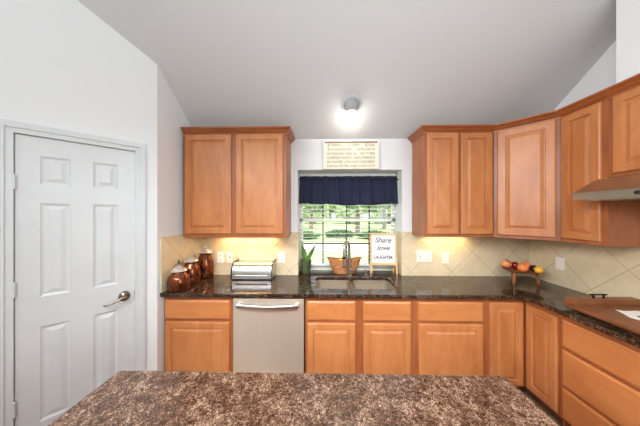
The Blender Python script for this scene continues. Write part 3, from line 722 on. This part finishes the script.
# ------------------------------------------------------------------ faucet and soap pump
fx, fy = .285, 2.425
r = thing('kitchen_faucet', 'tall brushed nickel gooseneck faucet behind the sink', 'faucet', (fx, fy, CT+.0005))
bm = N(); lathe(bm, [(.032, 0), (.032, .004), (.024, .012), (.021, .018)], 24); build('base_flange', bm, M['nickel'], r, True)
bm = N(); pts = [(0, 0, .014), (0, 0, .12), (0, 0, .30)]
dx, dy = -.46, -.89; RR = .075
for i in range(1, 13):
    a = PI*i/12; q = RR*(1-math.cos(a)); pts.append((dx*q, dy*q, ( .318)+RR*1.05*math.sin(a)))
pts.append((dx*RR*2.02, dy*RR*2.02, .270))
tube(bm, pts, [.025, .021]+[.0155]*(len(pts)-2), 14); build('spout', bm, M['nickel'], r, True)
ex, ey = dx*RR*2.03, dy*RR*2.03
bm = N(); lathe(bm, [(.0165, .275), (.017, .235), (.018, .20), (.020, .160), (.019, .140)], 18, (ex, ey, 0)); sp = build('spray_head', bm, M['nickel'], r, True)
bm = N(); lathe(bm, [(.0172, .246), (.0184, .240), (.0184, .226), (.0172, .220)], 18, (ex, ey, 0)); build('collar', bm, M['black'], sp, True)
bm = N(); lathe(bm, [(.0180, .140), (.0185, .137), (.0170, .130)], 18, (ex, ey, 0)); build('nozzle', bm, M['black'], sp, True)
bm = N(); tube(bm, [(.015, 0, .070), (.034, 0, .070)], .014, 12); tube(bm, [(.032, -.002, .070), (.052, -.012, .078), (.075, -.022, .102), (.082, -.026, .118)], [.007, .006, .0055, .006], 10); build('lever_handle', bm, M['nickel'], r, True)
r = thing('soap_dispenser', 'small nickel soap pump beside the left leg of the easel sign', 'soap dispenser', (.478, 2.452, CT+.0005))
bm = N(); lathe(bm, [(.020, 0), (.020, .004), (.012, .010), (.010, .030), (.010, .034)], 18); build('base', bm, M['nickel'], r, True)
bm = N(); tube(bm, [(0, 0, .034), (0, 0, .056), (-.004, -.012, .064), (-.012, -.045, .062), (-.013, -.056, .052)], [.006, .006, .006, .005, .0045], 10); build('pump', bm, M['nickel'], r, True)

# ------------------------------------------------------------------ easel sign
r = thing('easel_sign', 'small pine easel with a white hand-lettered sign right of the faucet', 'sign', (.702, 2.520, CT+.0005), math.radians(-7))
ew, ez = .146, .470; ti = math.radians(7)
e = bpy.data.objects.new('front_frame', None)
def tilt(bm):
    for v in bm.verts: z = v.co.z; v.co.y += math.tan(ti)*z
    return bm
bm = N()
for s in (-1, 1): box(bm, s*ew-.011, s*ew+.011, -.009, .009, 0, ez)
box(bm, -ew+.0105, ew-.0105, -.008, .008, ez-.024, ez-.001); box(bm, -ew+.0105, ew-.0105, -.011, .009, .098, .124)
fr = build('front_frame', tilt(bm), M['easel'], r)
bm = N(); box(bm, -ew+.0115, ew-.0115, -.002, .004, .1245, ez-.0245); pn = build('sign_panel', tilt(bm), M['paper'], r)
for s in (-1, 1):
    bm = N(); loft(bm, [[(s*(ew-.02)+a, b+y_, z_) for a, b in ((-.009, -.006), (.009, -.006), (.009, .006), (-.009, .006))] for y_, z_ in ((.078, 0), (.058, ez-.06))]); build('rear_leg', bm, M['easel'], r)
def et(tx, size, z, m, sh, wd): text_obj('lettering', tx, size, m, pn, (0, -.003+math.tan(ti)*z, z), (PI/2-ti, 0, 0), shear=sh, width=wd, bold=.0014 if size > .03 else 0)
et('Share', .085, .386, M['ink'], .35, .19); et('love', .075, .295, M['ink'], .35, .15); et('and lots of', .022, .236, M['ink'], .2, .12); et('LAUGHTER', .055, .186, M['inkdk'], 0, .215)
for z, l in ((.300, .03),): 
    bm = N(); box(bm, -.115, -.115+l, -.0035, -.003, z-.002, z+.002); build('dash', tilt(bm), M['ink'], pn)

# ------------------------------------------------------------------ fruit stand
sx_, sy_ = 2.035, 2.235; sz_ = CT+.0005
r = thing('fruit_stand', 'three-legged wooden fruit stand in the counter corner', 'fruit stand', (sx_, sy_, sz_))
tr = .158; tz = .105
bm = N(); lathe(bm, [(.03, tz), (.10, tz+.004), (tr-.01, tz+.016), (tr, tz+.024), (tr-.004, tz+.028), (tr-.016, tz+.022), (.10, tz+.013), (.02, tz+.010)], 40); build('tray', bm, M['dkwood'], r, True)
for a in (PI*1.12, PI*1.80, PI*.46):
    x, y = math.cos(a)*.118, math.sin(a)*.118
    bm = N(); tube(bm, [(x*1.08, y*1.08, 0), (x*1.05, y*1.05, .03), (x, y, .075), (x*.95, y*.95, tz+.006)], [.012, .014, .012, .014], 12); build('leg', bm, M['dkwood'], r, True)
fz = sz_+tz+.0125
for nm, lab, m, tt, vv, R, hz_ in (('peach', 'peach at the left end of the fruit stand', 'peach', -.116, -.004, .041, .012), ('apple', 'dark red apple on the fruit stand between the left peach and the orange', 'apple', -.050, .050, .038, 0), ('peach', 'pink peach at the back of the fruit stand behind the orange', 'peach', .034, .072, .042, .006), ('orange', 'orange at the front of the fruit stand', 'orange', .010, -.050, .042, 0), ('plum', 'dark plum on the fruit stand between the orange and the lemon', 'plum', .090, .012, .034, .002), ('lemon', 'lemon at the right end of the fruit stand', 'lemon', .122, -.054, .034, .006), ('apple', 'dark red apple half hidden behind the left peach on the fruit stand', 'apple', -.120, .090, .036, .010)):
    fruit(nm, lab, nm, M[m], (sx_+tt*.74+vv*.67, sy_-tt*.67+vv*.74, fz+R+hz_), R*1.04, .95, 'fruit on the stand', nm != 'lemon', 1.0 if nm == 'lemon' else 1, -.7, False)

# ------------------------------------------------------------------ stove-top board on the right counter
bx0, bx1, by0, by1 = 1.785, 2.298, .80, 1.64
r = thing('stove_board', 'large stained wooden board with black handles on the right counter', 'board', (2.04, 1.23, CT+.0005))
ox, oy = 2.04, 1.23
bm = N(); k = 5; ww = (bx1-bx0)/k
for i in range(k): box(bm, bx0+ww*i-ox+.0006, bx0+ww*(i+1)-ox-.0006, by0-oy, by1-oy, .024, .042, bev=.0015)
build('planks', bm, M['board'], r)
for y0_, y1_ in ((by1-oy-.055, by1-oy-.0005), (by0-oy, by0-oy+.055)):
    g = bx('end_rail', M['board'], r, bx0-ox+.028, bx1-ox, y0_+.0005, y1_, .0425, .080, bev=.002)
    ym = (y0_+y1_)/2
    bm = N(); tube(bm, [(-.075, ym, .106), (.045, ym, .106)], .006, 8)
    for x in (-.050, .022): tube(bm, [(x, ym, .0805), (x, ym, .106)], .006, 8)
    build('handle', bm, M['iron'], g, True)
for x in (bx0+.06-ox, bx1-.06-ox): bx('foot_batten', M['dkwood'], r, x-.012, x+.012, by0-oy+.03, by1-oy-.03, 0, .0235)
# painted white patch with dark lettering
bm = N(); out = [(-.033, .279), (-.003, .256), (.117, .262), (.205, .255), (.134, .175), (.06, .06), (-.052, .062), (-.086, .126), (-.093, .164), (-.061, .219)]
vs = [bm.verts.new((p[0], p[1], .0428)) for p in out]; bm.faces.new(vs); f2 = bmesh.ops.extrude_face_region(bm, geom=bm.faces[:]); 
for v in [g for g in f2['geom'] if isinstance(g, bmesh.types.BMVert)]: v.co.z -= .0006
ds = build('painted_design', bm, M['paper'], r); ds['label'] = 'white painted design'
for i, (x, y, s) in enumerate(((-.045, .13, .045), (-.01, .17, .045), (.02, .12, .045), (.055, .19, .045), (.09, .15, .045))):
    bm = N(); tube(bm, [(x+.02*math.cos(a)*(s/.05), y+.012*math.sin(a*2), .0432) for a in [j*.5 for j in range(12)]], .003, 6); build('lettering', bm, M['inkdk'], ds)
